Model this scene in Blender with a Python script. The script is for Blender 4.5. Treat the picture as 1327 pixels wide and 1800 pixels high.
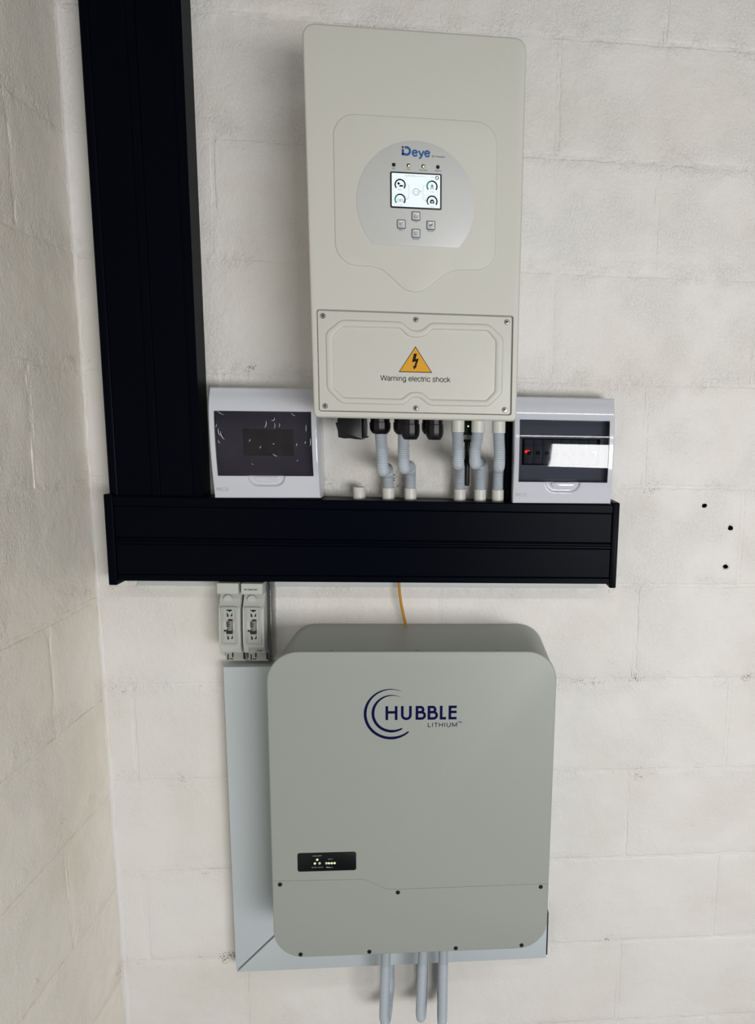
import bpy, bmesh, math, random
from mathutils import Vector, Matrix, noise

# ------------------------------------------------------------------ reset
for o in list(bpy.data.objects): bpy.data.objects.remove(o, do_unlink=True)
scene = bpy.context.scene
COL = scene.collection
PI = math.pi

# ------------------------------------------------------------------ camera
# world: back wall face is Y = 0, X to the right, Z up, metres
def cam_axes(yaw, pitch, roll):
    y, p, r = (math.radians(a) for a in (yaw, pitch, roll))
    fw = Vector((math.sin(y)*math.cos(p), math.cos(y)*math.cos(p), -math.sin(p)))
    rt = Vector((math.cos(y), -math.sin(y), 0)); up = rt.cross(fw)
    return rt*math.cos(r)+up*math.sin(r), up*math.cos(r)-rt*math.sin(r), fw
rt, up, fw = cam_axes(5.4724, 9.1702, 1.3502)
cd = bpy.data.cameras.new('camera'); cam = bpy.data.objects.new('camera', cd); COL.objects.link(cam)
M = Matrix.Identity(4)
for i in range(3):
    M[i][0] = rt[i]; M[i][1] = up[i]; M[i][2] = -fw[i]
M[0][3], M[1][3], M[2][3] = .0644, -1.4608, .0183
cam.matrix_world = M
cd.sensor_fit = 'HORIZONTAL'; cd.sensor_width = 36
cd.lens = 1287.1/1327*36
cd.shift_x = -(908.946-663.5)/1327
cd.shift_y = (943.871-900)/1327
cd.clip_start = .01
scene.camera = cam

# ------------------------------------------------------------------ world, lights, exposure
w = bpy.data.worlds.new('world'); scene.world = w; w.use_nodes = True
bg = w.node_tree.nodes['Background']; bg.inputs[0].default_value = (.74, .90, 1.0, 1); bg.inputs[1].default_value = .04

def area(name, loc, target, sx, sy, power, col):
    l = bpy.data.lights.new(name, 'AREA'); l.shape = 'RECTANGLE'; l.size = sx; l.size_y = sy; l.energy = power; l.color = col
    o = bpy.data.objects.new(name, l); COL.objects.link(o); o.location = loc
    d = Vector(target)-Vector(loc); o.rotation_euler = d.to_track_quat('-Z', 'Y').to_euler()
    return o
# daylight through the wide opening behind and to the right of the camera
area('door_daylight', (1.62, -3.5, -.62), (.1, 0, -.55), 1.8, .85, 83, (1.0, .99, .985))
# strip of daylight over the top of the opening
area('lintel_daylight', (1.75, -3.5, .05), (.1, 0, -.1), 3.6, .05, 7, (1.0, .99, .985))
# fluorescent ceiling batten
area('ceiling_batten', (.9, -1.9, 1.06), (.9, -1.7, -.3), 2.3, .09, 14, (1.0, .97, .93))

scene.view_settings.view_transform = 'Standard'; scene.view_settings.look = 'None'
scene.view_settings.exposure = 0; scene.view_settings.gamma = 1
scene.view_settings.use_curve_mapping = False

# ------------------------------------------------------------------ materials
def lin(h):
    if isinstance(h, str):
        v = [int(h[i:i+2], 16)/255 for i in (0, 2, 4)]
    else: v = [c/255 for c in h]
    return tuple(((c+.055)/1.055)**2.4 if c > .04045 else c/12.92 for c in v)+(1,)

def mat(name, col, rough=.5, metal=0, spec=.5, bump=0, bscale=400, coat=0, var=0, emit=None, estr=1):
    m = bpy.data.materials.new(name); m.use_nodes = True; nt = m.node_tree; b = nt.nodes['Principled BSDF']
    c = lin(col); b.inputs['Base Color'].default_value = c; b.inputs['Roughness'].default_value = rough
    b.inputs['Metallic'].default_value = metal; b.inputs['Specular IOR Level'].default_value = spec
    b.inputs['Coat Weight'].default_value = coat
    geo = nt.nodes.new('ShaderNodeNewGeometry')
    n = nt.nodes.new('ShaderNodeTexNoise'); n.inputs['Scale'].default_value = bscale; n.inputs['Detail'].default_value = 3
    nt.links.new(geo.outputs['Position'], n.inputs['Vector'])
    v = var or .03
    ramp = nt.nodes.new('ShaderNodeMix'); ramp.data_type = 'RGBA'
    ramp.inputs[6].default_value = tuple(x*(1-v) for x in c[:3])+(1,); ramp.inputs[7].default_value = tuple(min(1, x*(1+v)) for x in c[:3])+(1,)
    nt.links.new(n.outputs['Fac'], ramp.inputs[0]); nt.links.new(ramp.outputs[2], b.inputs['Base Color'])
    if bump:
        bp = nt.nodes.new('ShaderNodeBump'); bp.inputs['Strength'].default_value = 1; bp.inputs['Distance'].default_value = bump
        nt.links.new(n.outputs['Fac'], bp.inputs['Height']); nt.links.new(bp.outputs['Normal'], b.inputs['Normal'])
    if emit:
        b.inputs['Emission Color'].default_value = lin(emit); b.inputs['Emission Strength'].default_value = estr
    return m

def tinted(name, tint, rough=.03, ior=1.5, bump=0, bscale=60, glossmul=1.0):
    """tinted clear plastic: coloured transmission plus a Fresnel reflection"""
    m = bpy.data.materials.new(name); m.use_nodes = True; nt = m.node_tree
    for nd in list(nt.nodes): nt.nodes.remove(nd)
    out = nt.nodes.new('ShaderNodeOutputMaterial'); mx = nt.nodes.new('ShaderNodeMixShader')
    tr = nt.nodes.new('ShaderNodeBsdfTransparent'); tr.inputs[0].default_value = tint+(1,)
    gl = nt.nodes.new('ShaderNodeBsdfGlossy'); gl.inputs['Roughness'].default_value = rough; gl.inputs[0].default_value = (glossmul,)*3+(1,)
    fr = nt.nodes.new('ShaderNodeFresnel'); fr.inputs['IOR'].default_value = ior
    nt.links.new(fr.outputs[0], mx.inputs[0]); nt.links.new(tr.outputs[0], mx.inputs[1]); nt.links.new(gl.outputs[0], mx.inputs[2])
    nt.links.new(mx.outputs[0], out.inputs[0])
    if bump:
        geo = nt.nodes.new('ShaderNodeNewGeometry'); n = nt.nodes.new('ShaderNodeTexNoise'); n.inputs['Scale'].default_value = bscale; n.inputs['Detail'].default_value = 4
        bp = nt.nodes.new('ShaderNodeBump'); bp.inputs['Distance'].default_value = bump
        nt.links.new(geo.outputs['Position'], n.inputs['Vector']); nt.links.new(n.outputs['Fac'], bp.inputs['Height'])
        nt.links.new(bp.outputs['Normal'], gl.inputs['Normal']); nt.links.new(bp.outputs['Normal'], fr.inputs['Normal'])
    return m

COURSE = .2061; Z0 = -.1124
def wall_paint(name, col, rough, joint_axis_z0, coarse):
    """thick brushed white masonry paint: stipple, brush drags, pinholes left open near the bed joints"""
    m = bpy.data.materials.new(name); m.use_nodes = True; nt = m.node_tree; N = nt.nodes; L = nt.links; b = N['Principled BSDF']
    b.inputs['Roughness'].default_value = rough; b.inputs['Specular IOR Level'].default_value = .5
    geo = N.new('ShaderNodeNewGeometry'); pos = geo.outputs['Position']
    def noi(scale, det, rgh=.5, dist=0, vec=None):
        n = N.new('ShaderNodeTexNoise'); n.inputs['Scale'].default_value = scale; n.inputs['Detail'].default_value = det
        n.inputs['Roughness'].default_value = rgh; n.inputs['Distortion'].default_value = dist
        L.new(vec or pos, n.inputs['Vector']); return n.outputs['Fac']
    def mth(op, a, c=None, clamp=False):
        n = N.new('ShaderNodeMath'); n.operation = op; n.use_clamp = clamp
        for i, v in enumerate((a, c)):
            if v is None: continue
            if isinstance(v, (int, float)): n.inputs[i].default_value = v
            else: L.new(v, n.inputs[i])
        return n.outputs[0]
    def step(v, lo, hi):
        n = N.new('ShaderNodeMapRange'); n.interpolation_type = 'SMOOTHSTEP'; n.clamp = True
        n.inputs[1].default_value = lo; n.inputs[2].default_value = hi; L.new(v, n.inputs[0]); return n.outputs[0]
    mp = N.new('ShaderNodeMapping'); mp.inputs['Scale'].default_value = (1.15, 1.15, .85); L.new(pos, mp.inputs['Vector'])
    fine = noi(230, 4, .6, .8, mp.outputs[0]); med = noi(62, 4, .6, .9, mp.outputs[0]); crumb = noi(125, 3, .55, 1.2)
    patch = step(noi(7, 2), .42, .62)                       # where the surface is coarser
    # distance to the bed joint
    sep = N.new('ShaderNodeSeparateXYZ'); L.new(pos, sep.inputs[0])
    f = mth('FRACT', mth('ADD', mth('DIVIDE', mth('SUBTRACT', sep.outputs[2], joint_axis_z0), COURSE), 50.5))
    jd = mth('ABSOLUTE', mth('SUBTRACT', f, .5))            # 0 on the joint, .5 mid-block
    near = mth('SUBTRACT', 1.0, step(jd, .03, .16))
    # pinholes
    vo = N.new('ShaderNodeTexVoronoi'); vo.inputs['Scale'].default_value = 330; vo.inputs['Randomness'].default_value = 1; L.new(pos, vo.inputs['Vector'])
    cl = step(noi(9, 3, .6), .49, .67); cl2 = step(noi(33, 2, .6), .44, .62)
    dens = mth('MULTIPLY', mth('ADD', mth('MULTIPLY', near, .62), .38), mth('MULTIPLY', cl, cl2))
    low = mth('SUBTRACT', 1.0, step(sep.outputs[2], .0, .42))  # the upper courses were filled better
    dens = mth('MULTIPLY', dens, mth('ADD', mth('MULTIPLY', low, .85), .15))
    pit = mth('GREATER_THAN', mth('SUBTRACT', mth('MULTIPLY', dens, .43), vo.outputs['Distance']), 0)
    pit = mth('MULTIPLY', pit, .8)
    h = mth('ADD', mth('MULTIPLY', fine, mth('ADD', mth('MULTIPLY', patch, .5*coarse), .35*coarse)), mth('MULTIPLY', med, .5))
    rag = step(noi(11, 3, .6), .40, .62)
    h = mth('ADD', h, mth('MULTIPLY', crumb, mth('ADD', mth('MULTIPLY', mth('MULTIPLY', near, rag), 1.0), mth('MULTIPLY', rag, .45))))
    h = mth('SUBTRACT', h, mth('MULTIPLY', pit, .9))
    worn = N.new('ShaderNodeMapRange'); worn.inputs[1].default_value = -1.0; worn.inputs[2].default_value = -.1; worn.inputs[3].default_value = .5; worn.inputs[4].default_value = 1.0; L.new(sep.outputs[2], worn.inputs[0])   # the lower courses were brushed smoother
    h = mth('MULTIPLY', h, worn.outputs[0])
    bp = N.new('ShaderNodeBump'); bp.inputs['Strength'].default_value = 1; bp.inputs['Distance'].default_value = .0024
    L.new(h, bp.inputs['Height']); L.new(bp.outputs['Normal'], b.inputs['Normal'])
    c = lin(col)
    mx = N.new('ShaderNodeMix'); mx.data_type = 'RGBA'; mx.inputs[6].default_value = c; mx.inputs[7].default_value = tuple(x*k for x, k in zip(c[:3], (.95, .94, .90)))+(1,)
    L.new(step(noi(4.5, 3), .35, .7), mx.inputs[0])
    mx2 = N.new('ShaderNodeMix'); mx2.data_type = 'RGBA'; mx2.inputs[7].default_value = (.05, .048, .045, 1)
    L.new(mx.outputs[2], mx2.inputs[6]); L.new(pit, mx2.inputs[0]); L.new(mx2.outputs[2], b.inputs['Base Color'])
    return m

M_WALL = wall_paint('white_masonry_paint', 'e7e5e2', .55, Z0, 1.0)
M_LEFT = wall_paint('white_gloss_masonry_paint', 'f1ebe0', .27, Z0, 1.25)
M_FLOOR = mat('concrete_floor', '66696c', .7, bump=.001, bscale=60, var=.1)
M_HOLE = mat('raw_concrete', '1d1a18', .95, bump=.001, bscale=500, var=.2)
M_INV = mat('cream_powder_coat', 'c6c6be', .42, bump=.00012, bscale=900)
M_BAT = mat('grey_powder_coat', '9ca19b', .42, bump=.00012, bscale=1000)
M_BLACK = mat('black_powder_coat', '03060f', .34, spec=.035, bump=.00006, bscale=1200)
M_PLAST = mat('black_plastic', '05060b', .4, spec=.35, bump=.0001, bscale=300)
M_DB = mat('light_grey_plastic', 'cbced7', .11, coat=.6)
M_DBIN = mat('inner_panel_plastic', 'c0c0c8', .5)
M_DBDARK = mat('breaker_well', '2a2a30', .6)
M_BRK = mat('breaker_plastic', '77777c', .45)
M_PVC = mat('grey_pvc', 'c2cbcf', .35, coat=.1)
M_COND = mat('grey_conduit', 'b3bcc4', .38)
M_COUP = mat('ivory_coupler', 'd3d3cb', .4, var=.06, bscale=120)
M_FUSE = mat('fuse_holder_plastic', 'bcbfb9', .35)
M_FUSE2 = mat('fuse_window_plastic', 'aeb2ad', .3)
M_FUSEB = mat('fuse_ceramic', '7d776c', .5)
M_DARK = mat('black_slot', '15161a', .6)
M_STEEL = mat('screw_steel', 'a9a9a6', .3, metal=1)
M_BSCREW = mat('black_screw', '17181b', .35)
M_DISC = mat('silver_plate', 'c3c5c4', .45, metal=.12)
M_BTN = mat('silver_button', 'c6c9cb', .32, metal=.4)
M_BTNR = mat('button_surround', '4d565e', .5)
M_INK = mat('black_ink', '08090b', .6, spec=.2)
M_BLUE = mat('blue_ink', '0b4f8c', .5)
M_RED = mat('red_ink', '6a1a22', .5)
M_NAVY = mat('navy_ink', '09063f', .7, spec=.1)
M_TEAL = mat('label_ink', '31586a', .5)
M_YEL = mat('warning_yellow', 'd59a0e', .5)
M_WIRE = mat('yellow_cable', 'b9830f', .4)
M_SCREEN = mat('screen_glow', 'dfeaf0', .2, emit='dcecf4', estr=.36)
M_GREEN = mat('gauge_green', '1d7a4c', .4)
M_LIGHTG = mat('screen_grey_print', '9fb0b4', .4)
M_LEDG = mat('green_led', 'b8ff9a', .3, emit='a8ff86', estr=1.6)
M_LEDR = mat('red_led', 'ff2018', .3, emit='ff1a10', estr=14)
M_LEDW = mat('pale_led', 'dfe6cf', .25, emit='dfe8cc', estr=.15)
M_LABEL = mat('grey_label', '9a9da0', .5)
M_STRIP = mat('pale_backing', 'ccd1d1', .5)
M_EMB = mat('embossed_print', 'b3b5b9', .4)
M_DOOR = tinted('smoked_door', (.56, .57, .60), .03, 1.5)
M_DOORL = tinted('smoked_door_filmed', (.44, .43, .49), .08, 1.4)
M_FILM = tinted('clear_film', (.93, .93, .94), .16, 1.12, bump=.006, bscale=30)
M_CLEAR = tinted('clear_cover', (.86, .87, .87), .08, 1.4)

# ------------------------------------------------------------------ helpers
def obj(name, bm, m, parent=None, smooth=30, loc=None):
    me = bpy.data.meshes.new(name)
    bmesh.ops.recalc_face_normals(bm, faces=bm.faces)
    bm.to_mesh(me); bm.free()
    for mm in (m if isinstance(m, (list, tuple)) else [m]): me.materials.append(mm)
    o = bpy.data.objects.new(name, me); COL.objects.link(o)
    if smooth:
        me.shade_smooth()
        try: me.set_sharp_from_angle(angle=math.radians(smooth))
        except Exception: pass
    if parent: o.parent = parent
    if loc: o.location = loc
    return o

def tag(o, label, cat, group=None):
    o['label'] = label; o['category'] = cat
    if group: o['group'] = group
    return o

def thing(name, label, cat, loc=(0, 0, 0), tilt=0, group=None):
    o = bpy.data.objects.new(name, None); COL.objects.link(o); o.empty_display_size = .05
    o.location = loc; o.rotation_euler = (0, -math.radians(tilt), 0)
    return tag(o, label, cat, group)

def NB(): return bmesh.new()

def box(bm, x0, x1, y0, y1, z0, z1, bev=0, seg=2):
    vs = [bm.verts.new(p) for p in ((x0,y0,z0),(x1,y0,z0),(x1,y1,z0),(x0,y1,z0),(x0,y0,z1),(x1,y0,z1),(x1,y1,z1),(x0,y1,z1))]
    fs = [bm.faces.new([vs[i] for i in f]) for f in ((0,3,2,1),(4,5,6,7),(0,1,5,4),(1,2,6,5),(2,3,7,6),(3,0,4,7))]
    if bev:
        es = {e for f in fs for e in f.edges}
        bmesh.ops.bevel(bm, geom=list(es), offset=bev, segments=seg, profile=.5, affect='EDGES')
    return bm

def rrect(x0, x1, z0, z1, r, n=6):
    """rounded rectangle, counter-clockwise; r is one radius or (bl, br, tr, tl)"""
    rs = r if isinstance(r, (tuple, list)) else (r,)*4
    P = []
    for (cx, cz, a0, rr) in ((x0, z0, PI, rs[0]), (x1, z0, 1.5*PI, rs[1]), (x1, z1, 0, rs[2]), (x0, z1, .5*PI, rs[3])):
        ccx = cx+(rr if cx == x0 else -rr); ccz = cz+(rr if cz == z0 else -rr)
        for i in range(n+1):
            a = a0+.5*PI*i/n; P.append((ccx+rr*math.cos(a), ccz+rr*math.sin(a)))
    return P

def inset(P, d):
    n = len(P); out = []
    for i in range(n):
        a, b, c = Vector(P[i-1]), Vector(P[i]), Vector(P[(i+1) % n])
        e1 = (b-a); e2 = (c-b)
        if e1.length < 1e-7: e1 = e2
        if e2.length < 1e-7: e2 = e1
        n1 = Vector((-e1.y, e1.x)).normalized(); n2 = Vector((-e2.y, e2.x)).normalized()
        m = n1+n2; k = max(.35, m.length_squared/2)
        out.append(tuple(b+m*(d/k/1.0)*1.0 if False else b+m/ k*d))
    return out

def area2(P): return sum(P[i-1][0]*P[i][1]-P[i][0]*P[i-1][1] for i in range(len(P)))/2

def prism(bm, P, d0, d1, r=0, seg=3, back=True, straight=None):
    """solid with outline P (x, z) from depth d0 (towards the wall) out to depth d1, front edge rounded by r"""
    if area2(P) < 0: P = P[::-1]
    loops = [(P, d0)]
    if r > 0:
        for i in range(seg+1):
            a = .5*PI*i/seg; e = r*(1-math.cos(a)); Q = inset(P, e)
            if straight: Q = [straight(p, q, e) if straight(p, q, e) else q for p, q in zip(P, Q)]
            loops.append((Q, d1-r+r*math.sin(a)))
    else: loops.append((P, d1))
    rings = [[bm.verts.new((x, -d, z)) for x, z in Q] for Q, d in loops]
    n = len(P)
    for A, B in zip(rings, rings[1:]):
        for i in range(n): bm.faces.new((A[i-1], A[i], B[i], B[i-1]))
    bm.faces.new(rings[-1])
    if back: bm.faces.new(rings[0][::-1])
    return bm

def chaikin(P, it=2, closed=True):
    for _ in range(it):
        Q = []; n = len(P)
        for i in range(n if closed else n-1):
            a, b = P[i], P[(i+1) % n]
            Q += [(a[0]*.75+b[0]*.25, a[1]*.75+b[1]*.25), (a[0]*.25+b[0]*.75, a[1]*.25+b[1]*.75)]
        P = Q
    return P

def fillet(P, r, m=4):
    out = []; n = len(P)
    for i in range(n):
        a, b, c = Vector(P[i-1]), Vector(P[i]), Vector(P[(i+1) % n])
        p = b+(a-b).normalized()*min(r, (a-b).length*.45); q = b+(c-b).normalized()*min(r, (c-b).length*.45)
        for k in range(m+1):
            t = k/m; v = p*(1-t)**2+b*2*t*(1-t)+q*t*t; out.append((v.x, v.y))
    return out

def lathe(bm, prof, axis='Z', c=(0, 0, 0), n=24, cap0=True, cap1=True):
    """prof: list of (radius, t); axis Z runs up, axis Y runs out of the wall (depth)"""
    rings = []
    for r, t in prof:
        R = []
        for i in range(n):
            a = 2*PI*i/n
            if axis == 'Z': p = (c[0]+r*math.cos(a), c[1]+r*math.sin(a), c[2]+t)
            else: p = (c[0]+r*math.cos(a), c[1]-t, c[2]+r*math.sin(a))
            R.append(bm.verts.new(p))
        rings.append(R)
    for A, B in zip(rings, rings[1:]):
        for i in range(n): bm.faces.new((A[i-1], A[i], B[i], B[i-1]))
    if cap0: bm.faces.new(rings[0])
    if cap1: bm.faces.new(rings[-1])
    return bm

def catmull(P, step):
    P = [Vector(p) for p in P]; P = [P[0]*2-P[1]]+P+[P[-1]*2-P[-2]]; out = []
    for i in range(1, len(P)-2):
        a, b, c, d = P[i-1:i+3]
        n = max(2, int((c-b).length/step))
        for k in range(n):
            t = k/n
            out.append(.5*((2*b)+(c-a)*t+(2*a-5*b+4*c-d)*t*t+(3*b-a-3*c+d)*t**3))
    out.append(P[-2]); return out

def resample(P, step):
    L = [0]
    for a, b in zip(P, P[1:]): L.append(L[-1]+(b-a).length)
    n = max(2, round(L[-1]/step)); out = []; j = 0
    for k in range(n+1):
        s = L[-1]*k/n
        while j < len(P)-2 and L[j+1] < s: j += 1
        t = 0 if L[j+1] == L[j] else (s-L[j])/(L[j+1]-L[j]); out.append(P[j].lerp(P[j+1], t))
    return out

def tube(bm, P, rad, n=14, cap=True):
    """sweep; rad is a number or a function of the point index"""
    T = [(P[min(i+1, len(P)-1)]-P[max(i-1, 0)]).normalized() for i in range(len(P))]
    u = T[0].orthogonal().normalized(); rings = []
    for i, p in enumerate(P):
        u = (u-T[i]*u.dot(T[i])).normalized(); v = T[i].cross(u)
        r = rad(i) if callable(rad) else rad
        rings.append([bm.verts.new(p+(u*math.cos(2*PI*k/n)+v*math.sin(2*PI*k/n))*r) for k in range(n)])
    for A, B in zip(rings, rings[1:]):
        for i in range(n): bm.faces.new((A[i-1], A[i], B[i], B[i-1]))
    if cap: bm.faces.new(rings[0][::-1]); bm.faces.new(rings[-1])
    return bm

def ribbon(bm, pts, widths, d, closed=False):
    """flat printed stroke following pts (x, z) at depth d"""
    n = len(pts); L = []; R = []
    for i, p in enumerate(pts):
        a = Vector(pts[(i-1) % n] if closed or i else pts[0]); c = Vector(pts[(i+1) % n] if closed or i < n-1 else pts[-1])
        t = (c-a).normalized(); nn = Vector((-t.y, t.x)); w = (widths[i] if isinstance(widths, (list, tuple)) else widths)/2
        L.append(bm.verts.new((p[0]+nn.x*w, -d, p[1]+nn.y*w))); R.append(bm.verts.new((p[0]-nn.x*w, -d, p[1]-nn.y*w)))
    for i in range(n if closed else n-1):
        j = (i+1) % n; bm.faces.new((L[i], R[i], R[j], L[j]))
    return bm

def flat(bm, P, d): bm.faces.new([bm.verts.new((x, -d, z)) for x, z in P]); return bm
def arc(cx, cz, r, a0, a1, n=20): return [(cx+r*math.cos(math.radians(a0+(a1-a0)*i/n)), cz+r*math.sin(math.radians(a0+(a1-a0)*i/n))) for i in range(n+1)]

def text(name, s, x0, x1, z0, z1, d, m, parent, bold=0):
    """printed lettering fitted to the box x0..x1, z0..z1"""
    cu = bpy.data.curves.new('t', 'FONT'); cu.body = s; cu.offset = bold; cu.resolution_u = 3
    t = bpy.data.objects.new('t', cu); COL.objects.link(t)
    dg = bpy.context.evaluated_depsgraph_get(); me = bpy.data.meshes.new_from_object(t.evaluated_get(dg))
    bpy.data.objects.remove(t); bpy.data.curves.remove(cu)
    xs = [v.co.x for v in me.vertices]; ys = [v.co.y for v in me.vertices]
    ax, bx, ay, by = min(xs), max(xs), min(ys), max(ys)
    for v in me.vertices:
        v.co = ((v.co.x-ax)/(bx-ax)*(x1-x0)+x0, -d, (v.co.y-ay)/(by-ay)*(z1-z0)+z0)
    me.name = name; me.materials.clear(); me.materials.append(m)
    o = bpy.data.objects.new(name, me); COL.objects.link(o); o.parent = parent; return o

GLY = {
 'a': (.54, [[(.07,.38),(.11,.48),(.24,.53),(.38,.49),(.42,.38),(.42,.0)], [(.42,.30),(.2,.27),(.07,.2),(.06,.1),(.14,.0),(.26,.0),(.38,.07),(.42,.15)]]),
 'e': (.54, [[(.06,.28),(.45,.28)], [(.45,.28),(.43,.40),(.36,.50),(.25,.53),(.13,.49),(.06,.38),(.05,.26),(.07,.13),(.15,.02),(.26,-.01),(.38,.03),(.44,.13)]]),
 'c': (.50, [[(.43,.36),(.38,.48),(.26,.53),(.13,.49),(.06,.38),(.05,.26),(.07,.13),(.14,.02),(.26,-.01),(.38,.04),(.43,.17)]]),
 'o': (.56, [arc(.26, .26, .0, 0, 1, 1)]),
 'g': (.56, [[(.45,.53),(.45,-.05),(.41,-.17),(.26,-.21),(.13,-.18),(.08,-.1)]]),
 'n': (.55, [[(.08,0),(.08,.53)], [(.08,.36),(.14,.48),(.27,.53),(.4,.48),(.43,.36),(.43,0)]]),
 'h': (.55, [[(.08,0),(.08,.72)], [(.08,.36),(.14,.48),(.27,.53),(.4,.48),(.43,.36),(.43,0)]]),
 'r': (.33, [[(.08,0),(.08,.53)], [(.08,.33),(.13,.48),(.22,.53),(.31,.5)]]),
 'i': (.23, [[(.08,0),(.08,.53)], [(.08,.63),(.08,.72)]]),
 'l': (.23, [[(.08,0),(.08,.72)]]),
 't': (.29, [[(.13,.68),(.13,.1),(.17,.01),(.27,.01)], [(.02,.5),(.26,.5)]]),
 's': (.50, [[(.42,.39),(.36,.5),(.23,.53),(.1,.48),(.08,.38),(.16,.3),(.33,.23),(.42,.14),(.37,.03),(.24,-.01),(.1,.03),(.05,.15)]]),
 'k': (.49, [[(.08,0),(.08,.72)], [(.42,.53),(.1,.2)], [(.2,.3),(.45,0)]]),
 'y': (.50, [[(.03,.53),(.25,-.02)], [(.47,.53),(.23,-.08),(.16,-.19),(.05,-.2)]]),
 'W': (.94, [[(.02,.72),(.22,0)], [(.22,0),(.46,.72)], [(.46,.72),(.70,0)], [(.70,0),(.90,.72)]]),
 'L': (.52, [[(.09,.72),(.09,0)], [(.06,.035),(.45,.035)]]), 'I': (.30, [[(.13,.72),(.13,0)]]), 'T': (.56, [[(.27,.72),(.27,0)], [(.02,.685),(.52,.685)]]),
 'H': (.70, [[(.09,.72),(.09,0)], [(.57,.72),(.57,0)], [(.09,.37),(.57,.37)]]),
 'U': (.70, [[(.09,.72),(.09,.26),(.13,.10),(.22,.01),(.33,-.01),(.44,.01),(.53,.10),(.57,.26),(.57,.72)]]),
 'M': (.84, [[(.09,0),(.09,.72)], [(.09,.72),(.40,.04)], [(.40,.04),(.71,.72)], [(.71,.72),(.71,0)]]), ' ': (.28, [])}
def strokes(name, s, x0, x1, base, cap, d, m, parent, wt=.085, gap=0):
    """lettering drawn as strokes: cap is the capital height, x0..x1 the width"""
    tot = sum(GLY[c][0]+gap for c in s)-gap-.04; kx = (x1-x0)/tot; kz = cap/.72; bm = NB(); x = 0
    for c in s:
        adv, ps = GLY[c]
        ps = list(ps) if c != 'o' else []
        if c in 'og':
            rx = .21 if c == 'o' else .2; ps = ps+[[(.26+rx*math.cos(a), .26+.27*math.sin(a)) for a in [2*PI*i/20 for i in range(21)]]]
        for q, p in enumerate(ps): ribbon(bm, [(x0+(x+a)*kx, base+b*kz) for a, b in p], wt*kz, d+q*.00002)
        x += adv+gap
    return obj(name, bm, m, parent, 0)

def link_copy(src, parent, loc=None, name=None):
    c = src.copy(); COL.objects.link(c); c.parent = parent
    if loc is not None: c.location = loc
    return c

def structure(o): o['kind'] = 'structure'; return o

# ------------------------------------------------------------------ room shell
random.seed(4)
FLOOR_Z = Z0-7*COURSE
XC = -.615                                     # the corner
def sub_noise(u, z, seed, f): return noise.noise(Vector((u*f, seed*3.1, z*f)))
def block_mesh(name, u0, u1, z0, z1, to_world, seed):
    """one painted block: slightly wavy face, worn, ragged, rounded arrises"""
    g = .0014; u0 += g; u1 -= g; z0 += g; z1 -= g
    nu = max(3, int((u1-u0)/.0072)); nz = max(3, int((z1-z0)/.0072))
    def line(a, b, n):
        return [a, a+.0020, a+.0048, a+.0090]+[a+.0090+(b-a-.018)*i/(n-1) for i in range(1, n-1)]+[b-.0090, b-.0048, b-.0020, b]
    U = line(u0, u1, nu); Zs = line(z0, z1, nz); bm = NB(); grid = []
    lift = random.uniform(-.0006, .0006)
    for j, z in enumerate(Zs):
        row = []
        for i, u in enumerate(U):
            e = min(u-u0, u1-u, z-z0, z1-z)
            k = max(0, 1-e/.017)
            d = lift+.0012*sub_noise(u, z, seed, 8)+.0008*sub_noise(u, z, seed, 26)+.0005*sub_noise(u, z, seed, 70)
            fade = min(1, max(0, .42+1.5*noise.noise(Vector((u*3.2+7, seed*.0+1.7, z*3.2)))))   # paint bridges parts of the joint
            wear = .0001+.0017*fade+.0008*sub_noise(u, z, seed, 45)*(.3+fade)
            d -= wear*k*k*(1.5-.5*k)
            if e < 1e-6: d = d-.0022
            uu = u+.0030*k*sub_noise(u, z, seed+50, 38); zz = z+.0030*k*sub_noise(u, z, seed+90, 38)
            row.append(bm.verts.new(to_world(uu, d, zz)))
        grid.append(row)
    for j in range(len(Zs)-1):
        for i in range(len(U)-1):
            bm.faces.new((grid[j][i], grid[j][i+1], grid[j+1][i+1], grid[j+1][i]))
    return bm
def mortar_mesh(a, b, c0, c1, to_world, seed, vertical=False):
    """a painted-over mortar joint, lumpy, just behind the block faces"""
    bm = NB(); n = max(2, int((b-a)/.006)); rows = []
    for k in range(6):
        t = k/5; r = []
        for i in range(n+1):
            u = a+(b-a)*i/n; c = c0+(c1-c0)*t
            uu, zz = (c, u) if vertical else (u, c)
            fade = min(1, max(0, .42+1.5*noise.noise(Vector((uu*3.2+7, 1.7, zz*3.2)))))
            d = -.0002-.0011*fade+.0006*sub_noise(uu, zz, seed, 40)+.0005*sub_noise(uu, zz, seed, 110)
            if k in (0, 5): d = -.02
            r.append(bm.verts.new(to_world(uu, d, zz)))
        rows.append(r)
    for A, B in zip(rows, rows[1:]):
        for i in range(n): bm.faces.new((A[i], A[i+1], B[i+1], B[i]))
    return bm

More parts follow.
